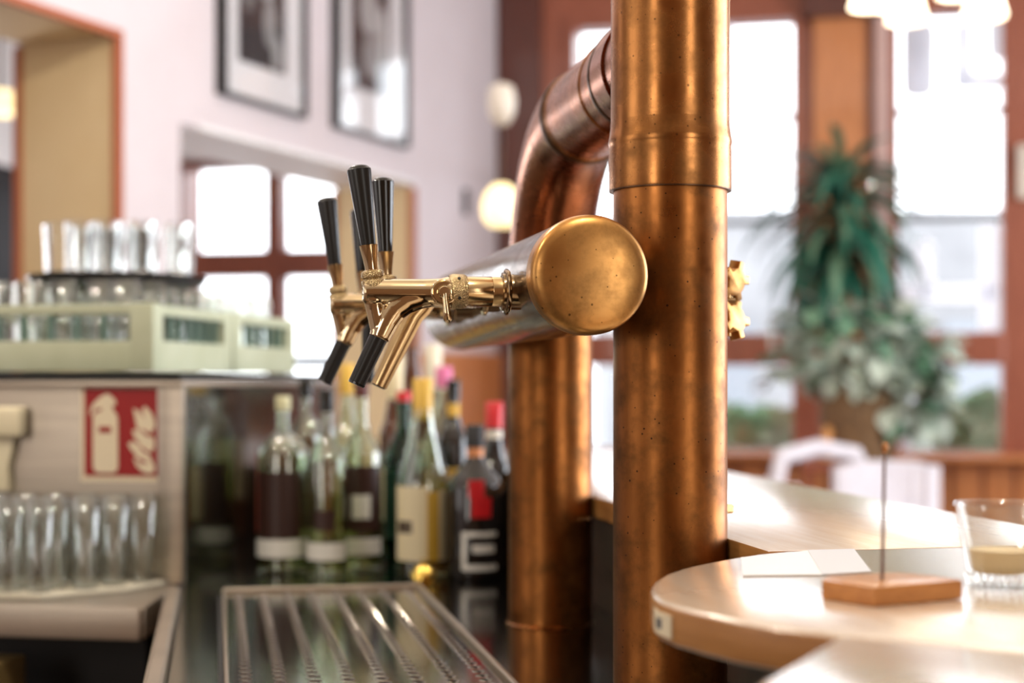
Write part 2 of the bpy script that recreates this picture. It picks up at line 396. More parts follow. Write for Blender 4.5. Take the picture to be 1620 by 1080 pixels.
# outside: street and pale house opposite
structure(MB().box(-30, 30, 9.7, 40, -.35, -.15).build('street', M['street']))
t = thing('house', 'pale rendered house across the bright street outside windows', 'house', (0, 19, -.15), 0)
MB().box(1.2, 22, 0, 4, 0, 3.5).build('wall', M['outside'], t)
for i in range(12):
    for z in (.8,):
        w = MB().box(2+i*1.6, 2.9+i*1.6, -.05, .02, z, z+1.35).build('window', M['outside_glass'], t)
def shrub(x, y, z, r, n, mt, label, seed):
    random.seed(seed); m = MB()
    for i in range(n):
        a, b = random.uniform(0, 2*PI), random.uniform(-.4, 1.4); q = random.uniform(.4, 1)*r
        c = Vector((math.cos(a)*math.cos(b)*q, math.sin(a)*math.cos(b)*q, math.sin(b)*q))
        b2 = bmesh.new(); bmesh.ops.create_grid(b2, x_segments=1, y_segments=1, size=random.uniform(.04, .07))
        m._add(b2, T(*c) @ Matrix.Rotation(random.uniform(0, PI), 4, 'X') @ Matrix.Rotation(random.uniform(0, PI), 4, 'Z'))
    t = thing('shrub', label, 'shrub', (x, y, z))
    o = m.build('foliage', mt, t); o['kind'] = 'stuff'
    MB().lathe([(0,-.75), (.14,-.75), (.2,-.3), (0,-.3)], 20).build('planter', M['pot'], t)
    MB().tube([(0,0,-.35), (.01,0,0)], .015, 8).build('stem', M['pot'], t)
M['leaf_light'] = mat('light_outdoor_leaf', (.40,.62,.46), .6); M['bloom'] = mat('white_bloom', (.95,.88,.95), .6)
shrub(2.55, 8.6, .95, .26, 300, M['leaf_light'], 'leafy green shrub outside the lower right window', 3)
shrub(1.98, 9.0, .85, .25, 260, M['bloom'], 'white flowering shrub outside the lower right window', 4)
shrub(1.35, 8.9, .85, .3, 260, M['leaf_light'], 'leafy green shrub outside window beside the copper column', 5)

# ------------------------------------------------------------------ pictures and wall lamp on the left wall
def picture(x0, x1, z0, z1, label, fig):
    t = thing('framed_picture', label, 'picture', W0 + Vector((math.cos(WL)*(x0+x1)/2, math.sin(WL)*(x0+x1)/2, z0)), WL, 'framed photographs on the left wall')
    w = (x1-x0)/2; h = z1-z0
    f = MB(); f.box(-w, -w+.025, -.04, 0, 0, h, .003); f.box(w-.012, w, -.04, 0, 0, h, .003); f.box(-w, w, -.04, 0, 0, .014, .003); f.box(-w, w, -.04, 0, h-.02, h, .003)
    f.build('frame', M['black'], t)
    MB().box(-w+.02, w-.01, -.012, -.006, .01, h-.01).build('mat_board', M['paper'], t)
    ph = MB().box(fig['x0'], fig['x1'], -.016, -.0125, fig['z0'], h-.1).build('photograph', M['ink'], t)
    for (cx, cz, rx, rz, g) in fig['blobs']:
        q = [(rx*math.cos(2*PI*k/24), rz*math.sin(2*PI*k/24)) for k in range(24)]
        MB().prism(q, -.0005, .0005, 0, T(cx, -.0165, cz) @ Matrix.Rotation(R(90), 4, 'X')).build('print_tone', plain('grey_tone_%d' % int(g*100), (g,g,g), .6), ph)
    MB().box(-w+.022, w-.011, -.0285, -.028, .012, h-.018).build('glazing', M['picture_glass'], t)
picture(-2.645, -2.035, 2.34, 3.25, 'framed black and white photograph with wide white mount, nearer one', dict(x0=-.17, x1=.165, z0=.15,
        blobs=[(.03,.52,.06,.11,.55), (.05,.33,.05,.10,.30), (-.1,.50,.06,.16,.14), (.10,.22,.035,.07,.4)]))
picture(-1.79, -1.12, 2.345, 3.25, 'framed black and white photograph nearest the far wall corner', dict(x0=-.18, x1=.17, z0=.2,
        blobs=[(-.02,.55,.09,.12,.45), (.0,.36,.08,.10,.3), (.1,.46,.04,.13,.6)]))
t = thing('wall_lamp', 'glowing wall lamp with cream glass shade at the left wall', 'lamp', (-.04, 6.0, 1.96), 0)
MB().lathe([(.0,.085), (.03,.08), (.062,.045), (.075,0), (.07,-.05), (.045,-.08), (0,-.085)], 28).build('glass_shade', M['lamp_warm'], t, 60)
MB().tube([(.0,0,.07), (.0,0,.2), (0,.05,.3), (0,.3,.36), (.0,1.0,.36), (0,2.15,.36)], .004, 8).build('arm', M['seam'], t, 60)
MB().lathe([(0,.30), (.03,.31), (.05,.35), (.055,.40), (.045,.45), (0,.47)], 24).build('upper_shade', M['opal_off'], t, 60)
tag(MB().box(-.02, .02, -.02, 0, 0, .13, .006).build('wall_switch', M['ink'], loc=W0+Vector((math.cos(WL)*-.44, math.sin(WL)*-.44, 2.11)), rot=(0,0,WL)), 'small dark fitting on the white wall beside the glowing lamp', 'fitting')
# lamp seen through the far-left opening
t = thing('pendant_lamp', 'yellow glowing lamp seen through the opening at far left', 'lamp', (-2.27, 7.0, 2.53), 0)
MB().lathe([(0,.05), (.09,.04), (.13,0), (.11,-.05), (0,-.06)], 28).build('glass_shade', M['lamp_warm'], t, 60)
MB().tube([(0,0,.04), (0,0,.97)], .006, 8).build('cord', M['ink'], t)
# dark cupboard in the next room
t = thing('cupboard', 'dark cupboard in the next room seen at far left', 'cupboard', (-2.9, 7.6, 0), FA)
MB().box(-.3, .45, 0, .35, 0, 2.33, .01).build('body', M['ink'], t)
MB().box(-.28, .06, -.02, 0, .1, 2.25, .006).build('door', plain('dark_blue_door', (.03,.03,.05)), t)
MB().box(.09, .43, -.02, 0, .1, 2.25, .006).build('door', M['dark_blue_door'], t)
# chandelier at the top right
t = thing('chandelier', 'chandelier with glowing white tulip glass shades at top right', 'chandelier', (1.5, 5.5, 2.75), 0)
MB().tube([(0,0,0), (0,0,.75)], .01, 10).build('stem', M['brass_tube'], t)
MB().lathe([(0,.06), (.03,.05), (.05,0), (.03,-.05), (0,-.06)], 20).build('hub', M['brass_tube'], t, 60)
for i, (x, y, z) in enumerate([(-.18,-.1,-.12), (.0,-.2,-.10), (.13,-.05,-.13), (-.08,.18,-.1), (.18,.12,-.1), (-.24,.05,-.08)]):
    a = MB().tube([(0,0,0), (x*.5,y*.5,.05), (x*.9,y*.9,.04), (x,y,z+.09)], .006, 8).build('arm', M['brass_tube'], t, 60)
    MB().lathe([(.0,.075), (.028,.07), (.05,.035), (.062,-.02), (.075,-.065), (.071,-.063), (.057,-.02), (.045,.03), (0,.062)], 24, T(x,y,z)).build('tulip_shade', M['lamp_white'], a, 60)

# ------------------------------------------------------------------ plants
def leaf_mesh(name, ln, w, droop, mt, segs=8):
    bm = bmesh.new(); prev = None
    for i in range(segs+1):
        f = i/segs; x = ln*math.sin(f*droop)/droop*1.0; z = -ln*(1-math.cos(f*droop))/droop
        ww = w*math.sin(PI*min(.98, .12+f*.86))**.8
        a = bm.verts.new((x, -ww, z+.15*ww)); c = bm.verts.new((x, 0, z-.1*ww)); b = bm.verts.new((x, ww, z+.15*ww))
        if prev: bm.faces.new((prev[0], a, c, prev[1])); bm.faces.new((prev[1], c, b, prev[2]))
        prev = (a, c, b)
    me = bpy.data.meshes.new(name); bm.to_mesh(me); bm.free(); me.materials.append(mt)
    me.polygons.foreach_set('use_smooth', [True]*len(me.polygons)); return me
plant = thing('spiky_plant', 'tall plant with long drooping dark green leaves by the windows', 'plant', (1.50, 7.2, 0), 0)
MB().tube([(0,0,.50), (.01,0,1.0), (-.01,0,1.7), (0,0,2.36)], [.02,.02,.018,.012], 10).build('stem', M['pot'], plant, 60)
MB().lathe([(0,.0), (.13,0), (.16,.3), (.17,.50), (.15,.54), (.14,.48), (0,.48)], 28).build('pot', M['pot'], plant, 40)
random.seed(11)
lms = [leaf_mesh('leaf', l*1.12, w*1.1, d, mt) for l, w, d, mt in [(.52,.024,1.5,M['leaf']), (.46,.023,1.3,M['leaf']), (.56,.022,1.7,M['leaf']), (.44,.024,1.1,M['leaf']), (.48,.023,1.5,M['leaf_mid'])]]
for i in range(190):
    o = bpy.data.objects.new('leaf', random.choice(lms)); C.objects.link(o); o.parent = plant
    lowc = i >= 140
    f = (i-140)/50 if lowc else i/140
    z = 1.58+.2*f if lowc else 1.86+.36*f
    tilt = R((5-50*f if lowc else 20-72*f) + random.uniform(-18, 18))
    o.location = (0, 0, z); o.rotation_euler = (random.uniform(-.3,.3), tilt, i*2.399+random.uniform(-.3,.3))
    s = random.uniform(.8,1.05)*(.62 if lowc else 1.0-.05*f); o.scale = (s, s, s)
stand = thing('plant_stand', 'brown wooden stand under the bushy potted plant', 'stand', (1.53, 6.95, 0), FA)
MB().box(-.25, .25, -.15, .15, .90, .94, .005).build('top', M['mahogany'], stand)
for sx in (-.22, .22):
    for sy in (-.12, .12): MB().box(sx-.015, sx+.015, sy-.015, sy+.015, 0, .90).build('leg', M['mahogany'], stand)
bush = thing('bushy_plant', 'bushy pale grey-green potted plant beneath the spiky plant', 'plant', (1.53, 6.95, .941), 0)
lm2 = [leaf_mesh('leaf', .13, .045, .7, M['leaf_pale'], 5), leaf_mesh('leaf', .15, .05, 1.0, M['leaf_pale'], 5), leaf_mesh('leaf', .11, .04, .4, M['leaf_mid'], 5)]
MB().lathe([(0,0), (.14,0), (.175,.14), (.18,.30), (.165,.32), (.15,.28), (0,.28)], 28).build('pot', M['pot'], bush, 40)
for i in range(14):
    a = i*2.399; MB().tube([(0,0,.27), (math.cos(a)*.1,math.sin(a)*.08,.42), (math.cos(a)*.28,math.sin(a)*.14,.58+.03*(i%3))], .005, 6).build('stem', M['leaf_mid'], bush)
random.seed(5)
for i in range(280):
    a = random.uniform(0, 2*PI); q = random.uniform(.2, 1)**.6
    x = math.cos(a)*.38*q; y = math.sin(a)*.22*q
    z = .58 + random.uniform(-.18,.16) - .25*q*q*(1 if x > 0 else .3)
    if i % 3 == 0: x = random.uniform(.12,.34); z = random.uniform(.12,.5); y = -abs(y)
    o = bpy.data.objects.new('leaf', random.choice(lm2)); C.objects.link(o); o.parent = bush
    o.location = (x, y, z); o.rotation_euler = (random.uniform(-.6,.6), random.uniform(-.9,.9), a+random.uniform(-1,1))
t = thing('figurine', 'small orange glazed ornament in front of the brown plant pot', 'ornament', (1.37, 6.86, .941), 0)
MB().lathe([(0,0), (.028,0), (.038,.04), (.028,.08), (.016,.1), (.022,.125), (.016,.15), (0,.155)], 18).build('body', plain('orange_glaze', (.75,.33,.08), .3), t, 60)
MB().lathe([(0,0), (.033,0), (.033,.008), (0,.008)], 18).build('base', M['ink'], t)

# ------------------------------------------------------------------ chairs beyond the bar
def chair(label, loc, rot, open_back=False):
    t = thing('upholstered_chair', label, 'chair', loc, rot); t.scale = (1, 1, 1.035)
    MB().box(-.22, .22, -.22, .22, .44, .53, .025).build('seat', M['fabric'], t, 60)
    if open_back:
        m = MB(); m.tube([(-.21,.2,.60), (-.22,.24,.85), (-.18,.26,.95), (0,.27,.98), (.18,.26,.95), (.22,.24,.85), (.21,.2,.6)], .036, 12)
        m.build('backrest', M['fabric'], t, 60)
    else:
        b2 = MB(); n = 8
        for i in range(n):
            a0 = -.2+.4*i/n; a1 = -.2+.4*(i+1)/n
            y = .24-.9*((a0+a1)/2)**2
            b2.box(a0-.003, a1+.003, y-.03, y+.03, .50, .96-.6*abs((a0+a1)/2)**2, 0)
        b2.build('backrest', M['fabric'], t, 60)
    for sx in (-.19, .19):
        for sy in (-.19, .19):
            MB().tube([(sx*.9, sy*.9, .46), (sx*1.1, sy*1.1, 0)], [.018,.011], 10).build('leg', M['mahogany'], t, 60)
chair('pale grey upholstered chair in front of the slatted wainscot', (1.44, 5.75, 0), R(8))
chair('open-backed white chair between the copper column and grey chair', (1.38, 6.36, 0), R(22), True)
chair('white chair just showing right of the copper column', (.765, 5.15, .0), R(160))
t = thing('side_table', 'dark wooden table behind the white chairs', 'table', (.55, 6.55, 0), FA)
MB().box(-.45, .45, -.3, .3, .70, .74, .006).build('table_top', M['mahogany'], t)
for sx in (-.4, .4):
    for sy in (-.25, .25): MB().box(sx-.025, sx+.025, sy-.025, sy+.025, 0, .70).build('leg', M['mahogany'], t)

# ------------------------------------------------------------------ bar: counters
tag(MB().box(-.067, .66, .5, 4.05, .86, .90, .003).build('steel_counter', M['steel_mirror'], rot=(0,0,TH)), 'mirror-like dark steel counter running under taps and bottles', 'counter')
tag(MB().box(-.095, -.068, .5, 3.0, .84, .915, .006).build('counter_rim', M['steel'], rot=(0,0,TH)), 'raised steel rim along the left edge of the counter', 'rim')
tag(MB().box(.662, .69, .5, 4.05, .0, 1.073).build('wooden_bar', M['panel_dark'], rot=(0,0,TH)), 'dark wooden bar wall beneath the long pale worktop', 'bar')
tag(MB().box(.34, .66, 4.06, 4.09, .0, 1.073).build('end_partition', M['panel_dark'], rot=(0,0,TH)), 'dark wooden partition closing the bar behind the bottles', 'partition')
tag(MB().box(-.03, .65, .6, 3.0, .0, .858).build('base_cabinet', M['panel_dark'], rot=(0,0,TH)), 'dark base cabinet carrying the steel counter', 'cabinet')
# pale beech tops
tag(edge_mat(MB().box(.60, 1.035, 1.672, 4.09, 1.076, 1.11, .004).build('long_worktop', M['beech'], rot=(0,0,TH), smooth=30), M['beech_side']), 'long pale varnished beech worktop behind the front copper column', 'worktop')
endp = [(.635,1.668), (.618,1.665), (.575,1.642), (.533,1.608), (.492,1.570), (.458,1.533), (.43,1.492), (.405,1.443), (.388,1.395), (.378,1.35), (.374,1.315), (.377,1.28), (.386,1.245), (.402,1.195), (.425,1.155), (.454,1.116), (.554,1.023), (1.035,.62), (1.035,1.668)]
t = thing('rounded_worktop', 'rounded beech worktop end with spike block and glass on it', 'worktop', (0,0,0), TH)
edge_mat(MB().prism(endp, 1.074, 1.11, .006).build('top', M['beech'], t, 35), M['beech_side'])
MB().prism([(.3775,1.341), (.3736,1.317), (.3762,1.284), (.3750,1.284), (.3722,1.317), (.3762,1.341)], 1.081, 1.1005).build('edge_sticker', M['sign_cream'], t)
MB().prism([(.3736,1.318), (.3750,1.300), (.3738,1.300), (.3718,1.318)], 1.086, 1.095).build('sticker_mark', M['lead'], t)
tag(edge_mat(MB().prism([(.4555,1.1125), (.330,.940), (.30,.70), (1.035,.2), (1.035,.617), (.555,1.0195)], 1.074, 1.1095, .004).build('near_worktop', M['beech'], rot=(0,0,TH), smooth=35), M['beech_side']), 'nearest pale beech worktop slab in the lower right corner', 'worktop')
# paper
t = thing('paper_sheet', 'white paper sheet with grey fold lying on the rounded bar top', 'paper', (0,0,0), TH)
MB().prism([(.497,1.456), (.575,1.449), (.64,1.655), (.545,1.603)], 1.1105, 1.1115).build('sheet', M['paper'], t)
MB().prism([(.575,1.449), (.631,1.462), (.695,1.657), (.64,1.655)], 1.1105, 1.1120).build('fold', M['grey_paper'], t)
# bill spike block
t = thing('bill_spike', 'wooden block with upright metal spike on the rounded bar top', 'bill spike', bar(.572,1.282,1.1105), TH)
c0 = Vector((.572,1.282))
q = [(.513,1.293), (.537,1.239), (.632,1.271), (.622,1.305), (.60,1.33), (.53,1.322)]
MB().prism([(a-c0.x, b-c0.y) for a, b in q], 0, .0165, .0012).build('base', M['block'], t, 30)
MB().tube([(-.007,.004,.015), (-.0045,.004,.128)], [.0017,.0013], 10).build('spike', plain('dark_copper_wire', (.16,.08,.05), .35), t, 60)
MB().lathe([(0,-.004), (.0026,-.002), (.003,.002), (.002,.005), (0,.006)], 12, T(-.0044,.004,.129)).build('tip', M['copper_clean'], t, 60)
# candle glass
t = thing('candle_glass', 'clear tapered glass with amber candle on the rounded bar top', 'glass', bar(.709,1.349,1.1105), TH)
MB().lathe([(0,0), (.026,0), (.029,.004), (.0305,.012), (.040,.072), (.0425,.074), (.0415,.0765), (.039,.0755), (.0375,.070), (.028,.016), (.020,.0115), (0,.011)], 48).build('tumbler', M['glass_thin'], t, 60)
MB().lathe([(0,.0118), (.024,.0125), (.0262,.016), (.0285,.033), (0,.033)], 32).build('candle', M['wax'], t, 40)
m = MB()
for k in range(24):
    a = 2*PI*k/24; m.tube([(.0275*math.cos(a), .0275*math.sin(a), .0005), (.0305*math.cos(a), .0305*math.sin(a), .011)], .0018, 6)
m.build('fluted_foot', M['glass'], t, 60)
# far things on the long top
tag(MB().box(-.03, .03, -.05, .05, 0, .022, .002).build('wood_block', M['block'], loc=bar(.645,3.02,1.111), rot=(0,0,TH)), 'small light brown block on bar top between the copper columns', 'block')

# ------------------------------------------------------------------ copper font
cols = thing('front_column', 'upright copper column nearest camera, with overlapping sleeve joint', 'column', bar(.537,1.842,.90), TH)
MB().lathe([(0,0), (.0687,0), (.0687,.64), (0,.64)], 96).build('lower_pipe', M['copper'], cols, 40)
MB().lathe([(.069,.628), (.0738,.6275), (.0742,.6300), (.0742,.674), (.0738,.678), (.0742,.681), (.0748,.684), (.0744,.688), (.0733,.694), (.0722,.702), (.0717,.709), (.0690,.709)], 96).build('sleeve', M['copper_clean'], cols, 50)
MB().lathe([(.0685,.6262), (.0736,.6262), (.0736,.6276), (.0685,.6276)], 96).build('sleeve_gap', M['seam'], cols, 40)
MB().lathe([(.0715,.705), (.0715,2.55), (0,2.55)], 96).build('upper_pipe', M['copper_clean'], cols, 40)
MB().lathe([(.0687,0), (.074,0), (.075,.002), (.074,.006), (.0687,.006)], 64).build('base_ring', M['copper'], cols, 40)
rear = thing('rear_column', 'second copper column behind, bending over to the front column', 'column', bar(.537,2.542,.90), TH)
MB().lathe([(0,0), (.0687,0), (.0687,.56), (0,.56)], 72).build('lower_pipe', M['copper'], rear, 40)
MB().lathe([(.0687,0), (.072,0), (.0725,.002), (.0687,.004)], 64).build('base_ring', M['copper_clean'], rear, 40)
Rb = .25; zt = .79; zb = zt-Rb
pts = [(0,0,zb-.005)] + [(0, -Rb+Rb*math.cos(a), zb+Rb*math.sin(a)) for a in [PI/2*i/20 for i in range(21)]]
MB().tube(pts, .0687, 72, False).build('elbow', M['copper_red'], rear, 60)
MB().tube([(0,-Rb+.02,zt), (0,-.675,zt)], .0672, 72, False).build('cross_pipe', M['copper_red'], rear, 60)
def ringt(y, r0, r1, w, mm, nm='joint_ring'):
    MB().lathe([(r0,-w), (r1,-w*.8), (r1+.0006,0), (r1,w*.8), (r0,w)], 72, T(0,y,zt) @ AX('-y')).build(nm, mm, rear, 50)
ringt(-Rb-.008, .067, .0708, .006, M['seam']); ringt(-Rb-.028, .067, .0688, .004, M['copper_clean'])
ringt(-.50, .067, .0688, .003, M['copper_clean']); ringt(-.565, .067, .0708, .005, M['seam'])
MB().lathe([(.067,-.03), (.0705,-.03), (.0705,.03), (.067,.03)], 72, T(0,-.605,zt) @ AX('-y')).build('collar', M['copper_red'], rear, 50)
# horizontal barrel
bl = thing('tap_barrel', 'horizontal copper barrel with golden round end cap carrying the taps', 'beer font', bar(.4070,1.705,1.4165), TH)
MB().lathe([(.066,.012), (.066,.955), (.060,.965), (0,.968)], 96, AX('+y')).build('barrel', M['barrel'], bl, 40)
prof = [(0,-.0125)] + [(.0668*math.sin(a)**1.0, -.0125+.0065*(1-math.cos(a*1.0))) for a in [PI/2*i/12*.92 for i in range(1,12)]]
prof = [(0,-.006), (.02,-.0055), (.04,-.004), (.054,-.0015), (.061,.001), (.0648,.004), (.0668,.0085), (.0674,.014), (.0672,.035), (.066,.0352), (.066,.03)]
MB().lathe(prof, 96, AX('+y')).build('end_cap', M['cap'], bl, 60)
for s in (.137, .837):
    MB().lathe([(.03,0), (.03,.075), (.034,.077), (.034,.09)], 32, T(.0, s, 0) @ AX('+x') @ T(0,0,.0)).build('bracket_pipe', M['copper'], bl, 40)

# ------------------------------------------------------------------ taps
def body_mesh(kind):
    m = MB()
    if kind == 'A':
        m.lathe([(0,.068), (.0185,.068), (.0195,.072), (.0175,.080), (.0168,.088), (.0162,.10), (.0158,.14), (.0152,.158), (.0140,.166), (.0135,.1695), (.011,.1715), (0,.172)], 32, T(0,0,-.002) @ AX('-x'))
        m.tube([(-.088,0,-.004), (-.105,0,-.006), (-.122,0,-.012), (-.135,0,-.022), (-.144,0,-.036), (-.1515,0,-.052), (-.153,0,-.0555)], [.014,.015,.0155,.0150,.0138,.0125,.0120], 24)
        m.tube([(-.1605,0,-.001), (-.157,0,-.022), (-.1525,0,-.045)], [.013,.011,.0105], 20)
        m.lathe([(0,-.012), (.0135,-.01), (.0128,.010), (.0118,.0165), (0,.0165)], 28, T(-.159,0,-.003))
    else:
        m.lathe([(0,.04), (.0165,.04), (.0165,.052), (.0125,.06), (.012,.10), (.013,.120), (.0125,.134), (0,.136)], 32, AX('-x'))
        m.lathe([(0,-.016), (.0135,-.013), (.0135,.018), (0,.018)], 28, T(-.124,0,0))
    o = m.build('body', M['brass'])
    rm = o.modifiers.new('r', 'REMESH'); rm.mode = 'VOXEL'; rm.voxel_size = .0011
    sm = o.modifiers.new('s', 'SMOOTH'); sm.iterations = 5; sm.factor = .5
    dg = bpy.context.evaluated_depsgraph_get(); me = bpy.data.meshes.new_from_object(o.evaluated_get(dg))
    bpy.data.objects.remove(o); me.name = 'tap_body'
    me.polygons.foreach_set('use_smooth', [True]*len(me.polygons))
    return me
def part_mesh(me, name, parent):
    o = bpy.data.objects.new(name, me); C.objects.link(o); o.parent = parent; return o
def make_tap(kind, label, loc):
    t = thing('beer_tap', label, 'tap', loc, TH, 'beer taps along the copper barrel')
    part_mesh(body_mesh(kind), 'body', t)
    if kind == 'A':
        MB().lathe([(0,0), (.0262,0), (.0272,.0015), (.0272,.004), (.0255,.0055), (.0225,.006), (.0225,.0085), (.0185,.0095)], 12, AX('-x')).build('flange', M['flange'], t, 35)
        MB().lathe([(0,-.034), (.021,-.034), (.021,.001), (0,.001)], 32, AX('-x')).build('flange_seat', M['flange'], t, 35)
        MB().lathe([(.0176,.003), (.0176,.020), (.0173,.0205), (.0176,.021), (.0176,.052), (0,.052)], 48, AX('-x')).build('shank', M['brass_tube'], t, 40)
        col_ = MB().lathe([(.0170,.050), (.0185,.0505), (.0200,.053), (.0204,.0555), (.0204,.0665), (.0198,.0695), (.018,.0715)], 64, AX('-x')).build('knurled_collar', M['knurl'], t, 40)
        for a in (-95, -25, 45, 150):
            r_ = .0203; MB().lathe([(0,-.0008), (.0019,-.0008), (.0019,.0006), (0,.0006)], 12, T(-.061, -r_*math.cos(R(a)), r_*math.sin(R(a))) @ Matrix.Rotation(R(90)-R(a), 4, 'X')).build('pin_hole', M['dark'], col_)
        # flow lever on the side that faces the bar end
        hb = MB().lathe([(0,.008), (.0155,.008), (.0158,.0155), (.0148,.017), (.0135,.0175), (.0125,.0165), (.0085,.0168), (.0075,.0215), (.0062,.0235), (0,.024)], 36, T(-.0790,0,-.002) @ AX('-y')).build('flow_lever', M['brass'], t, 40)
        MB().tube([(-.0785,-.0200,-.004), (-.078,-.0212,-.012), (-.0765,-.0215,-.024), (-.0755,-.0212,-.034), (-.0753,-.0210,-.0375)], [.0042,.0036,.0045,.0054,.0022], 14).build('lever_arm', M['brass'], hb, 60)
        bx, bz, tip = -.1590, .0, (-.1625-.0195, 0, -.112)
        MB().tube([(-.1525,0,-.053), (-.1560,0,-.060), (-.1790,0,-.1085)], [.0112,.0108,.0100], 32).build('nozzle', M['black'], t, 60)
        MB().lathe([(.006,0), (.0098,0), (.0102,.0022), (.006,.002)], 24, T(-.1793,0,-.1092) @ Matrix.Rotation(R(25), 4, 'Y')).build('nozzle_rim', M['black_gloss'], t)
        hm = M['black']; z0 = .0045; tilt = R(-7.2)
    else:
        MB().lathe([(0,0), (.022,0), (.023,.002), (.022,.005), (.017,.006)], 12, AX('-x')).build('flange', M['flange'], t, 35)
        MB().lathe([(0,-.03), (.018,-.03), (.018,.001), (0,.001)], 32, AX('-x')).build('flange_seat', M['flange'], t, 35)
        MB().lathe([(.0125,.003), (.0125,.012)] + [(.0125+(.0016 if i % 2 else 0), .012+i*.0022) for i in range(9)] + [(.0125,.034), (.0125,.045), (0,.045)], 36, AX('-x')).build('shank', M['chrome'], t, 40)
        if kind == 'B': MB().tube([(-.072,0,.004), (-.084,0,-.012), (-.094,0,-.024), (-.1360,0,-.111)], [.0138,.0146,.0140,.0105], 32).build('spout', M['brass_tube'], t, 50)
        else: MB().tube([(-.112,0,.0), (-.118,0,-.03), (-.1195,0,-.106)], [.0115,.0105,.0090], 32).build('spout', M['black'], t, 50)
        MB().lathe([(0,0), (.0085,0), (.0085,-.001), (0,-.001)], 20, T(-.1362,0,-.1113) @ Matrix.Rotation(R(25.5), 4, 'Y')).build('spout_mouth', M['dark'], t)
        lv = MB().lathe([(0,.010), (.0085,.010), (.0085,.018), (.006,.020), (0,.020)], 24, T(-.055,0,-.004) @ AX('-y')).build('flow_lever', M['chrome'], t, 40)
        MB().tube([(-.050,-.015,-.004), (-.020,-.018,-.010)], [.0036,.0045], 10).build('lever_arm', M['chrome'], lv, 60)
        bx, z0, hm, tilt = -.126, .008, M['black_gloss'], R(-2.2)
    h = bpy.data.objects.new('handle', None); C.objects.link(h); h.parent = t; h.location = (bx, 0, z0); h.rotation_euler = (0, tilt, 0)
    MB().lathe([(0,-.006), (.0115,-.006), (.0132,-.004), (.0137,-.001), (.0137,.0065), (.0130,.008), (.0110,.0088), (.0112,.0098), (.0126,.0108), (.0129,.012), (.0129,.0162), (.0120,.0180), (.0085,.0195), (0,.0195)], 48).build('collar', M['knurl'], h, 35)
    MB().lathe([(.0074,.019), (.0078,.026), (.0106,.0473), (.0109,.0483), (0,.0483)], 40).build('ferrule', M['brass'], h, 35)
    MB().lathe([(.0082,.0482), (.0088,.0488), (.0141,.1340), (.0139,.1365), (.0124,.1375), (.0119,.1385), (.0095,.1403), (.005,.1414), (0,.1417)], 48).build('grip', hm, h, 35)
    return t
ZT = 1.4165
def ontube(s, z): return bar(.4070-math.sqrt(.066**2-(z-ZT)**2)-.006, s, z)
tapA = make_tap('A', 'nearest tap in sharp focus, black tapered grip and black nozzle', ontube(1.830, 1.4030))
tapB = make_tap('B', 'tap with glossy black grip and plain brass spout, second from camera', ontube(1.970, 1.403)+bar(-.003,0,0))
make_tap('C', 'mostly hidden tap whose grip just shows behind the nearest grip', ontube(2.300, 1.400)+bar(-.003,0,0))
dup(tapA, ontube(2.180, 1.4050)+bar(-.013,0,0), TH, 'leftmost tap with black grip and black nozzle against bright window')
# ------------------------------------------------------------------ brass valve wheels behind the front column
def wheel_mesh():
    q = []
    for k in range(60):
        a = 2*PI*k/60; r_ = .020+.0065*(1 if math.cos(5*a) > .1 else -.35)
        q.append((r_*math.cos(a), r_*math.sin(a)))
    return q
t = thing('valve', 'two lobed brass valve wheels sticking out right of the front column', 'valve', bar(.537,1.842,1.41), TH)
MB().tube([(.04,.06,-.012), (.104,.075,-.012)], .008, 12).build('stem', M['brass_tube'], t, 60)
MB().tube([(.098,.073,-.055), (.098,.073,.03)], .006, 12).build('body', M['brass_tube'], t, 60)
for z, tl in ((.014,12), (-.034,-14)):
    MB().prism(wheel_mesh(), -.008, .008, .0015, T(.102,.07,z) @ Matrix.Rotation(R(90+tl), 4, 'X') @ Matrix.Rotation(R(35), 4, 'Y')).build('hand_wheel', M['cap'], t, 35)
tag(MB().lathe([(0,0), (.006,0), (.006,.012), (.0045,.014), (0,.014)], 6, AX('+x')).build('bolt', M['brass_tube'], loc=bar(.6055,1.85,1.142), rot=(0,0,TH)), 'small bolt head on the right side of the front column', 'bolt')

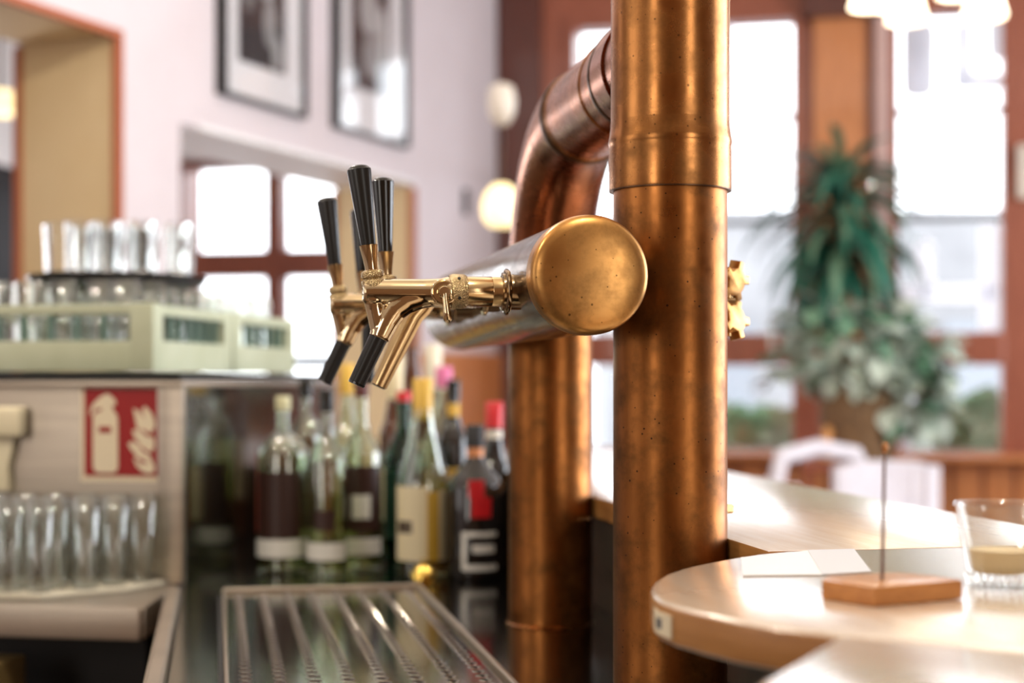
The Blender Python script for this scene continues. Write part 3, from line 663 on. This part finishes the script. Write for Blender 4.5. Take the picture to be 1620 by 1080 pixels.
# ------------------------------------------------------------------ drip tray
t = thing('drip_tray', 'long perforated steel drip tray set on the counter below taps', 'drip tray', (0,0,0), TH)
NX, X0, X1, S0, S1 = 8, .014, .366, 1.3, 2.95
def perforated():
    bm = bmesh.new(); px = (X1-X0)/NX; py = .031; ny = int((S1-S0)/py)
    def V(x, y, z): return bm.verts.new((x, y, z))
    n = 12
    for i in range(NX):
        for j in range(ny):
            cx = X0+(i+.5)*px; cy = S1-(j+.5)*py; hx = px/2; hy = py/2
            rr = [(.0096, .908), (.0089, .9086), (.0081, .9084), (.0078, .9072)]
            outer = []
            for k in range(n):
                a = 2*PI*(k+.5)/n; dx, dy = math.cos(a), math.sin(a)
                s_ = min(hx/abs(dx) if abs(dx) > 1e-6 else 9, hy/abs(dy) if abs(dy) > 1e-6 else 9)
                outer.append(V(cx+dx*s_, cy+dy*s_, .908))
            # corners
            rings = [outer]+[[V(cx+r_*math.cos(2*PI*(k+.5)/n), cy+r_*math.sin(2*PI*(k+.5)/n), z) for k in range(n)] for r_, z in rr]
            for a, b in zip(rings, rings[1:]):
                for k in range(n): bm.faces.new((a[k], a[(k+1)%n], b[(k+1)%n], b[k]))
            cor = [V(cx+sx*hx, cy+sy*hy, .908) for sx, sy in ((1,1), (-1,1), (-1,-1), (1,-1))]
            for ci, c_ in enumerate(cor):
                ca = math.atan2(c_.co.y-cy, c_.co.x-cx) % (2*PI)
                for k in range(n):
                    a0 = outer[k]; a1 = outer[(k+1)%n]
                    w = abs(a0.co.x-a1.co.x) > 1e-7 and abs(a0.co.y-a1.co.y) > 1e-7
                    if w and (a0.co-c_.co).length < max(hx,hy)*1.3 and (a1.co-c_.co).length < max(hx,hy)*1.3:
                        A0 = math.atan2(a0.co.y-cy, a0.co.x-cx) % (2*PI); A1 = math.atan2(a1.co.y-cy, a1.co.x-cx) % (2*PI)
                        if min(A0,A1) <= ca <= max(A0,A1): bm.faces.new((a0, c_, a1))
    bmesh.ops.remove_doubles(bm, verts=bm.verts[:], dist=1e-6); bmesh.ops.recalc_face_normals(bm, faces=bm.faces[:])
    return bm
m = MB(); m.bm = perforated(); m.build('perforated_plate', M['steel_tray'], t)
MB().box(X0, X1, S0, S1, .9012, .9016).build('well', M['dark'], t)  # black sheet painting in the shade seen through the tray holes
MB().box(X1, X1+.010, S0, S1+.008, .9005, .916, .004).build('rim', M['steel'], t, 60)
MB().box(X0-.006, X0, S0, S1+.008, .9005, .914, .002).build('rim', M['steel'], t, 60)
MB().box(X0-.014, X0-.006, S0, S1, .9005, .906, .001).build('groove_strip', M['rubber'], t)  # black strip drawn for the dark groove left of the rim
MB().box(X0-.006, X1+.01, S1, S1+.009, .9005, .916, .003).build('rim', M['steel'], t, 60)

# ------------------------------------------------------------------ steel cabinet on the left
cb = thing('steel_cabinet', 'stainless steel cabinet at left with black mat on top', 'cabinet', CAB0, CAB)
MB().box(-1.3, -.052, .012, 1.05, .9015, 1.285, .002).build('front_panel', M['steel'], cb, 40)
MB().box(-.052, 0, 0, .02, .9015, 1.285, .003).build('corner_post', M['steel'], cb, 40)
MB().box(-.05, .0, .02, 1.05, .9015, 1.285).build('side_panel', M['steel_side'], cb)
MB().box(-1.3, .002, -.002, 1.052, 1.285, 1.297, .002).build('top', M['steel'], cb, 40)
tag(MB().box(-1.3, -.004, .0, 1.04, 1.2975, 1.3115, .002).build('bar_mat', M['rubber'], loc=CAB0, rot=(0,0,CAB)), 'black rubber mat between the steel cabinet and green racks', 'mat')
# sign
t = thing('fire_extinguisher_sign', 'red and cream fire extinguisher sign on the steel cabinet', 'sign', CAB0+Vector((0,0,0)), CAB)
sx, sz = -.1295, 1.1965
def sp(poly, m_, name, par, y, d=.0006, sh=None):
    return MB().prism(poly, -d, d, 0, T(sx, y, sz) @ Matrix.Rotation(R(90), 4, 'X')).build(name, m_, par)
w, h = .086, .098
pl_ = MB().box(sx-w, sx+w, .0095, .0118, sz-h, sz+h, .0008).build('plate', M['sign_cream'], t)
w, h = .0775, .0865
MB().box(sx-w, sx+w, .0082, .0094, sz-h, sz+h, 0).build('red_field', M['red_sign'], t)
def U(x, y): return ((x-886)/550*.155, -(y-545)/640*.173)   # pictogram drawn in its own units
ext = [U(*p) for p in [(690,415),(700,400),(735,392),(745,372),(715,372),(690,380),(672,415),(668,435),(655,405),(662,365),(690,325),(735,285),(772,265),(805,275),(840,310),(848,345),(818,352),(826,385),(850,415),(860,450),(862,800),(850,828),(825,842),(712,842),(688,828),(676,800),(676,430)]]
sp(ext, M['sign_cream'], 'extinguisher_symbol', t, .0076)
sp([U(*p) for p in [(722,505),(812,505),(812,550),(722,550)]], M['red_sign'], 'extinguisher_label', t, .0066)
flame = [(975,372),(1020,395),(1060,455),(1040,385),(1060,355),(1110,405),(1135,470),(1130,520),(1100,545),(1128,600),(1132,650),(1110,685),(1090,690),(1108,740),(1130,790),(1128,830),(1090,846),(1040,830),(1000,790),(980,740),(1000,720),(960,670),(935,630),(965,612),(1010,630),(1040,650),(990,590),(968,540),(990,520),(1030,560),(1000,500),(990,440)]
sp([U(*p) for p in flame], M['sign_cream'], 'flame_symbol', t, .0076)
for k in range(3):
    pts_ = [[(1010,640),(1060,690),(1105,710),(1095,690),(1050,660)], [(1030,520),(1075,570),(1115,580),(1100,560),(1060,530)], [(990,735),(1040,770),(1080,770),(1060,750),(1020,735)]][k]
    sp([U(*p) for p in pts_], M['red_sign'], 'flame_gap', t, .0066)
# cream fixture at the left edge
t = thing('wall_dispenser', 'cream plastic fixture on the steel cabinet left of the red sign', 'dispenser', cabp(-.375, -.0, 1.104), CAB)
MB().box(-.05, .050, -.03, .011, .082, .142, .008).build('head', plain('cream_plastic', (.80,.72,.50)), t, 60)
MB().prism([(-.045,-.025), (.018,-.025), (.014,.02), (.022,.05), (.030,.085), (-.045,.085)], -.018, .011, .003, Matrix.Rotation(R(90), 4, 'X')).build('body', M['cream_plastic'], t, 40)
# sink counter under the glasses
t = thing('glass_counter', 'steel shelf with folded front edge holding the lower glasses', 'counter', CAB0, CAB)
MB().prism([(-1.3,-.30), (.050,-.30), (-.012,.0), (-1.3,.0)], .845, .9, .002).build('shelf', M['steel'], t, 30)
MB().box(-1.3, .045, -.311, -.301, .843, .901, .002).build('front_edge', M['steel'], t, 30)
MB().box(-1.3, -.06, .0, 1.0, .02, .84).build('base', M['panel_dark'], t)
tag(MB().prism([(-.62,-.27), (-.17,-.25), (-.06,-.12), (-.03,-.004), (-.62,-.004)], .9005, .910, .002).build('drain_mat', plain('pale_mat', (.72,.66,.52), .7), loc=CAB0, rot=(0,0,CAB)), 'pale draining mat under the lower glasses', 'mat')
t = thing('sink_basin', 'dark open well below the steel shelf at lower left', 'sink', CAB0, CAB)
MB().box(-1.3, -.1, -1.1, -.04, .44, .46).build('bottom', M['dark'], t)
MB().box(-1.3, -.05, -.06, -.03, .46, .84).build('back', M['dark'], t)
tag(MB().box(-.07, .07, -.06, .06, 0, .33, .004).build('cardboard_box', M['cardboard'], loc=cabp(-.30, -.25, .4605), rot=(0,0,CAB)), 'yellow-brown box standing in the dark well', 'box')
tag(MB().tube([(-.10,0,0), (-.08,0,.12), (-.02,0,.24), (.05,0,.24), (.10,0,.14), (.12,0,.0)], .008, 10).build('hose', plain('brown_hose', (.30,.16,.07), .5), loc=cabp(-.13, -.40, .4605), rot=(0,0,CAB), smooth=60), 'brown hose curving inside the dark well', 'hose')

# ------------------------------------------------------------------ glasses
def glass_lathe(r0, r1, h, th=.002, base=.008):
    return [(0,0), (r0*.92,0), (r0,.003), (r0*1.01,base), (r1,h-.001), (r1-th*.5,h), (r1-th,h-.001), (r0*1.01-th,base+.004), (r0*.6,base), (0,base)]
ORD = ['first','second','third','fourth','fifth','sixth','seventh','eighth','ninth']
beer = tag(MB().lathe(glass_lathe(.023,.030,.168), 20).build('beer_glass', M['glass_thin'], loc=cabp(-.06,-.06,.9105), smooth=50), '', 'glass')
rows = [('clear beer glass in the rearmost row beneath the red sign', -.040, 0), ('clear beer glass in the second row from the cabinet', -.098, -.030), ('clear beer glass in the third row from the cabinet', -.156, -.062), ('clear beer glass in the front row on the draining mat', -.214, -.125)]
first = True
for ri, (lab, y, off) in enumerate(rows):
    for k in range(8):
        x = -.065-.0615*k + off - random.uniform(0,.001)
        if x < -.52: continue
        if first: o = beer; first = False
        else: o = beer.copy(); C.objects.link(o)
        o.location = cabp(x, y, .9105); o['label'] = lab + ', %s from the right' % ORD[k]; o['group'] = 'beer glasses ' + ('rearmost row','second row','third row','front row')[ri]
# racks: each a pale green slotted crate
RX, RY, RH = .50, .452, .139
def make_rack(label, loc):
    t = thing('glass_rack', label, 'rack', loc, CAB, 'green glass racks on the cabinet')
    m = MB(); zb_ = .066; th_ = .012
    m.box(-RX, 0, 0, th_, .004, zb_, .003); m.box(-RX, 0, RY-th_, RY, .004, zb_, .003); m.box(-RX, -RX+th_, th_, RY-th_, .004, zb_); m.box(-th_, 0, th_, RY-th_, .004, zb_, .0)
    m.box(-RX+th_, -th_, th_, RY-th_, .004, .012)
    m.build('tub', M['crate'], t, 30)
    m = MB(); z0_, z1_ = .118, RH
    m.box(-RX, 0, 0, th_, z0_, z1_, .003); m.box(-RX, 0, RY-th_, RY, z0_, z1_, .003); m.box(-RX, -RX+th_, th_, RY-th_, z0_, z1_); m.box(-th_, 0, th_, RY-th_, z0_, z1_)
    m.build('rim', M['crate'], t, 30)
    for (x, y) in [(0,0), (-RX,0), (0,RY), (-RX,RY)]:
        x0 = x-.05 if x == 0 else x; y0 = y if y == 0 else y-.05
        MB().box(x0-.001, x0+.051, y0-.001, y0+.051, .002, RH+.002, .006).build('corner', M['crate'], t, 30)
    for k in range(1, 7):
        xx = -RX+.05+(RX-.1)*k/7
        MB().box(xx-.005, xx+.005, .001, .011, zb_, z0_).build('post', M['crate_dark'], t)
        MB().box(xx-.005, xx+.005, RY-.011, RY-.001, zb_, z0_).build('post', M['crate_dark'], t)
        yy = .05+(RY-.1)*k/7
        MB().box(-.011, -.001, yy-.005, yy+.005, zb_, z0_).build('post', M['crate_dark'], t)
    return t
rk = make_rack('pale green plastic rack of glasses, front one on the cabinet', cabp(-.085,.06,1.312))
dup(rk, cabp(-.085,.06+RY+.012,1.312), CAB, 'pale green plastic rack of glasses, behind the front rack')
tumb = tag(MB().lathe(glass_lathe(.022,.030,.178), 18).build('drinking_glass', M['glass_thin'], smooth=50), '', 'glass')
first = True
for r_ in range(2):
    for i in range(6):
        for j in range(6):
            if 0 < i < 5 and r_ == 1 and j > 4: continue
            x = -.085-.052-i*.0775-random.uniform(0,.004); y = .06+r_*(RY+.012)+.045+j*.0705
            if i == 0 and j in (0,5): x -= .022
            if i == 5: continue
            if first: o = tumb; first = False
            else: o = tumb.copy(); C.objects.link(o)
            o.location = cabp(x, y, 1.312+.0125)
            if j == 0 and r_ == 0: lab, g = 'clear glass in the camera-facing row of the front green rack, %s from the right' % ORD[i], 'glasses in the front row of the front rack'
            elif i == 0: lab, g = ('%s glass along the right side of the %s green rack, counting from the near end' % (ORD[j].capitalize(), ('front','rear')[r_])), 'glasses on the right side of the %s rack' % ('front','rear')[r_]
            else: lab, g = ('clear glass standing inside the %s green rack' % ('front','rear')[r_]), 'glasses inside the %s rack' % ('front','rear')[r_]
            o['label'] = lab; o['group'] = g
TRZ = 1.312+.0125+.1785
t = tag(MB().lathe([(0,0), (.175,0), (.185,.003), (.190,.018), (.187,.018), (.181,.006), (0,.005)], 56).build('serving_tray', M['black'], loc=cabp(-.272,.31,TRZ+.0005), smooth=40), 'round black serving tray resting on the racked glasses', 'tray')
short = tag(MB().lathe(glass_lathe(.026,.031,.122,.003,.016), 20).build('tumbler', M['glass'], smooth=50), '', 'glass')
first = True
spots = [(-.12,-.08), (-.055,-.115), (.013,-.12), (.08,-.10), (.14,-.045), (-.09,-.01), (-.02,-.045), (.05,-.03), (.115,.03), (-.125,.055), (-.05,.05), (.02,.04), (.08,.095), (-.08,.12), (.0,.11)]
TL = ['leftmost at the front edge', 'second along the front edge', 'middle of the front edge', 'fourth along the front edge', 'rightmost at the front edge', 'leftmost of the second row', 'second in the second row', 'third in the second row', 'right end of the second row', 'left end of the third row', 'second in the third row', 'third in the third row', 'right end of the third row', 'left of the two at the back', 'right of the two at the back']
for k, (x, y) in enumerate(spots):
    if first: o = short; first = False
    else: o = short.copy(); C.objects.link(o)
    o.location = cabp(-.272+x+.02, .31+y, TRZ+.0065)
    o['label'] = 'short clear tumbler on the black tray, %s' % TL[k]; o['group'] = 'tumblers on the black tray, ' + ('front' if y < -.04 else 'back')

# ------------------------------------------------------------------ bottles
def bottle(label, x, y, h, r, nr, capc, glassm, shoulder=.62, capl=.05, labels=(), liquid=None, neckband=None, cone=False, hip=None):
    t = thing('bottle', label, 'bottle', (x, y, .9005), 0, 'bottles behind the drip tray')
    zs = h*shoulder; zn = h*(.80 if not cone else .86)
    if cone: sh = [(r, zs), (r*.96, zs+.01), (r*.62, zs+(zn-zs)*.5), (nr*1.15, zn)]
    else: sh = [(r, zs), (r*.95, zs+.012), (r*.75, zs+.028), (nr*1.5, zs+.05), (nr, zn)]
    out = [(0,.006), (r*.85,0), (r*.97,.003), (r,.012)] + sh + [(nr, h-capl*.3)]
    if glassm in (M['glass_bottle'], M['glass_green']):
        inn = [(max(q-.0025,.001), z) for q, z in out[3:]][::-1]
        prof = out + [(nr-.0025, h-capl*.3)] + inn + [(r*.9,.014), (0,.016)]
    else: prof = out + [(0, h-capl*.3)]
    MB().lathe(prof, 32).build('glass_body', glassm, t, 50)
    MB().lathe([(0,h), (nr*1.05,h), (nr*1.22,h-.003), (nr*1.22,h-capl), (nr*1.0,h-capl)], 24).build('cap', capc, t, 50)
    if liquid:
        lm_, lv = liquid; MB().lathe([(0,.0165), (r-.0035,.0165), (r-.0035,lv), (0,lv)], 32).build('liquid', lm_, t, 50)
    for (z0_, z1_, lm_, a0, a1, nm) in labels:
        rr = r+.0008; bm = bmesh.new(); prev = None; n = 20
        rz = rr
        for k in range(n+1):
            a = R(-90+a0+(a1-a0)*k/n); p = (bm.verts.new((rz*math.cos(a), rz*math.sin(a), z0_)), bm.verts.new((rz*math.cos(a), rz*math.sin(a), z1_)))
            if prev: bm.faces.new((prev[0], p[0], p[1], prev[1]))
            prev = p
            
        q = MB(); q.bm = bm; o = q.build(nm, lm_, t, 60)
    if neckband:
        nb, z0_, z1_ = neckband; MB().lathe([(nr+.001,z0_), (nr+.0014,z1_)], 24).build('neck_label', nb, t, 50)
    return t
cr = plain('cream_label', (.85,.74,.48)); ye = plain('yellow_label', (.80,.50,.08)); dk = plain('dark_brown_label', (.035,.012,.008)); rd = plain('red_plastic', (.62,.015,.02), .3)
wh = plain('white_label', (.85,.83,.76)); bk = M['black_gloss']; pk = plain('pink_cap', (.70,.18,.38)); amber = thin_glass('amber_liquor', (.88,.62,.16), .3, .04); pale = thin_glass('pale_liquor', (.86,.88,.62), .3, .04)
rdb = plain('red_brown_label', (.30,.04,.02)); gb = M['glass_bottle']
X = lambda u, y: (u-810)/2500*y
bottle('clear bottle with dark label and pale band, leftmost of the row', -.475, 3.28, .365, .054, .013, plain('pale_cap', (.66,.64,.40)), gb, .66, .03, [(.075,.085+.125,dk,-62,50,'label'), (.035,.072,wh,-75,75,'lower_band'), (.085,.25,rdb,-88,-62,'side_label')], (pale,.20))
bottle('clear bottle with black cap and dark label behind the leftmost bottle', -.459, 3.52, .400, .040, .013, bk, gb, .66, .04, [(.08,.215,dk,-60,60,'label'), (.035,.070,wh,-75,75,'lower_band')], (pale,.22))
bottle('clear square-shouldered bottle with black cap and small dark emblem', -.377, 3.22, .378, .041, .013, bk, gb, .60, .045, [(.095,.135,dk,-30,30,'emblem'), (.035,.070,wh,-70,70,'lower_band')], (pale,.17))
bottle('clear bottle with dark cap and red-brown label left of green bottle', -.316, 3.32, .397, .044, .013, plain('dark_red_cap', (.10,.015,.012)), gb, .60, .035, [(.085,.22,dk,-60,62,'label'), (.11,.16,wh,-20,30,'emblem'), (.035,.070,wh,-70,70,'lower_band')], (pale,.16))
bottle('bottle with yellow cap rising behind the clear bottles', -.372, 3.58, .435, .036, .014, ye, gb, .6, .07, [(.08,.2,cr,-60,60,'label')])
bottle('tall bottle with cream neck foil behind the green bottle', -.266, 3.60, .455, .036, .015, cr, M['glass_brown'], .6, .10, [(.08,.2,cr,-60,60,'label')])
bottle('dark green bottle with red cap', -.234, 3.42, .374, .043, .0135, rd, M['glass_green'], .60, .022, [(.06,.20,plain('dark_green_label', (.01,.05,.03)),-70,20,'label')])
bottle('clear cone-shouldered bottle with tall yellow cap and cream label', -.1815, 3.22, .402, .054, .0165, ye, gb, .47, .085, [(.035,.185,cr,-70,12,'label'), (.035,.175,plain('gold_label', (.62,.38,.05)),12,40,'gold_stripe'), (.09,.115,dk,-62,-20,'label_print'), (.035,.175,cr,40,62,'label')], (amber,.17), None, True)
bottle('clear sloping bottle with pink cap behind the yellow-capped bottle', -.162, 3.75, .43, .058, .0165, pk, gb, .48, .05, [(.035,.19,cr,-60,60,'label')], (amber,.18), None, True)
bottle('bottle with black cap and yellow neck band', -.133, 3.58, .400, .036, .013, bk, M['glass_dark'], .62, .045, [(.08,.2,ye,-60,60,'label')], None, (ye,.30,.345))
g = bottle('wide dark bottle with red label above a cream square frame', -.0745, 3.19, .308, .058, .016, M['ink'], M['glass_dark'], .58, .045, [(.125,.165,rd,-6,34,'red_label'), (.165,.20,rd,-12,20,'red_label')], None, (plain('orange_label', (.75,.30,.12)),.215,.265))
for nm, a0, a1, z0_, z1_ in [('frame_strip',-26,48,.087,.097), ('frame_strip',-26,48,.020,.032), ('frame_strip',-26,-16,.032,.087), ('frame_text',-4,42,.055,.072)]:
    bm = bmesh.new(); prev = None
    for k in range(13):
        a = R(-90+a0+(a1-a0)*k/12); p = [bm.verts.new((.0592*math.cos(a), .0592*math.sin(a), z)) for z in (z0_, z1_)]
        if prev: bm.faces.new((prev[0], p[0], p[1], prev[1]))
        prev = p
    q = MB(); q.bm = bm; q.build(nm, wh, g, 60)
bottle('black wine bottle with red foil and pale neck label beside rear column', -.0375, 3.34, .352, .040, .0155, rd, M['glass_dark'], .55, .055, [(.150,.185,wh,-30,26,'round_label')], None, (wh,.225,.292))
bottle('tall brown bottle rising highest behind the row', -.248, 3.93, .555, .045, .019, plain('brown_foil', (.25,.10,.05)), M['glass_brown'], .6, .08, [(.1,.25,cr,-60,60,'label')])
bottle('tall bottle with long cream top right of the brown bottle', -.192, 3.86, .485, .042, .017, plain('pale_cream_foil', (.80,.76,.62)), M['glass_brown'], .6, .11, [(.1,.25,cr,-60,60,'label')])
t = thing('brass_object', 'small shiny golden object on the counter before the bottles', 'bell', (-.173, 3.09, .9005), 0)  # small round brass form, not any particular object
MB().lathe([(0,0), (.024,0), (.024,.004), (.012,.007), (.012,.011), (0,.011)], 28).build('base', M['gold'], t, 40)
MB().lathe([(.027,.012), (.026,.020), (.018,.032), (.006,.038), (0,.0385)], 28).build('dome', M['gold'], t, 50)
MB().lathe([(0,.038), (.004,.039), (.005,.046), (0,.05)], 16).build('button', M['gold'], t, 50)
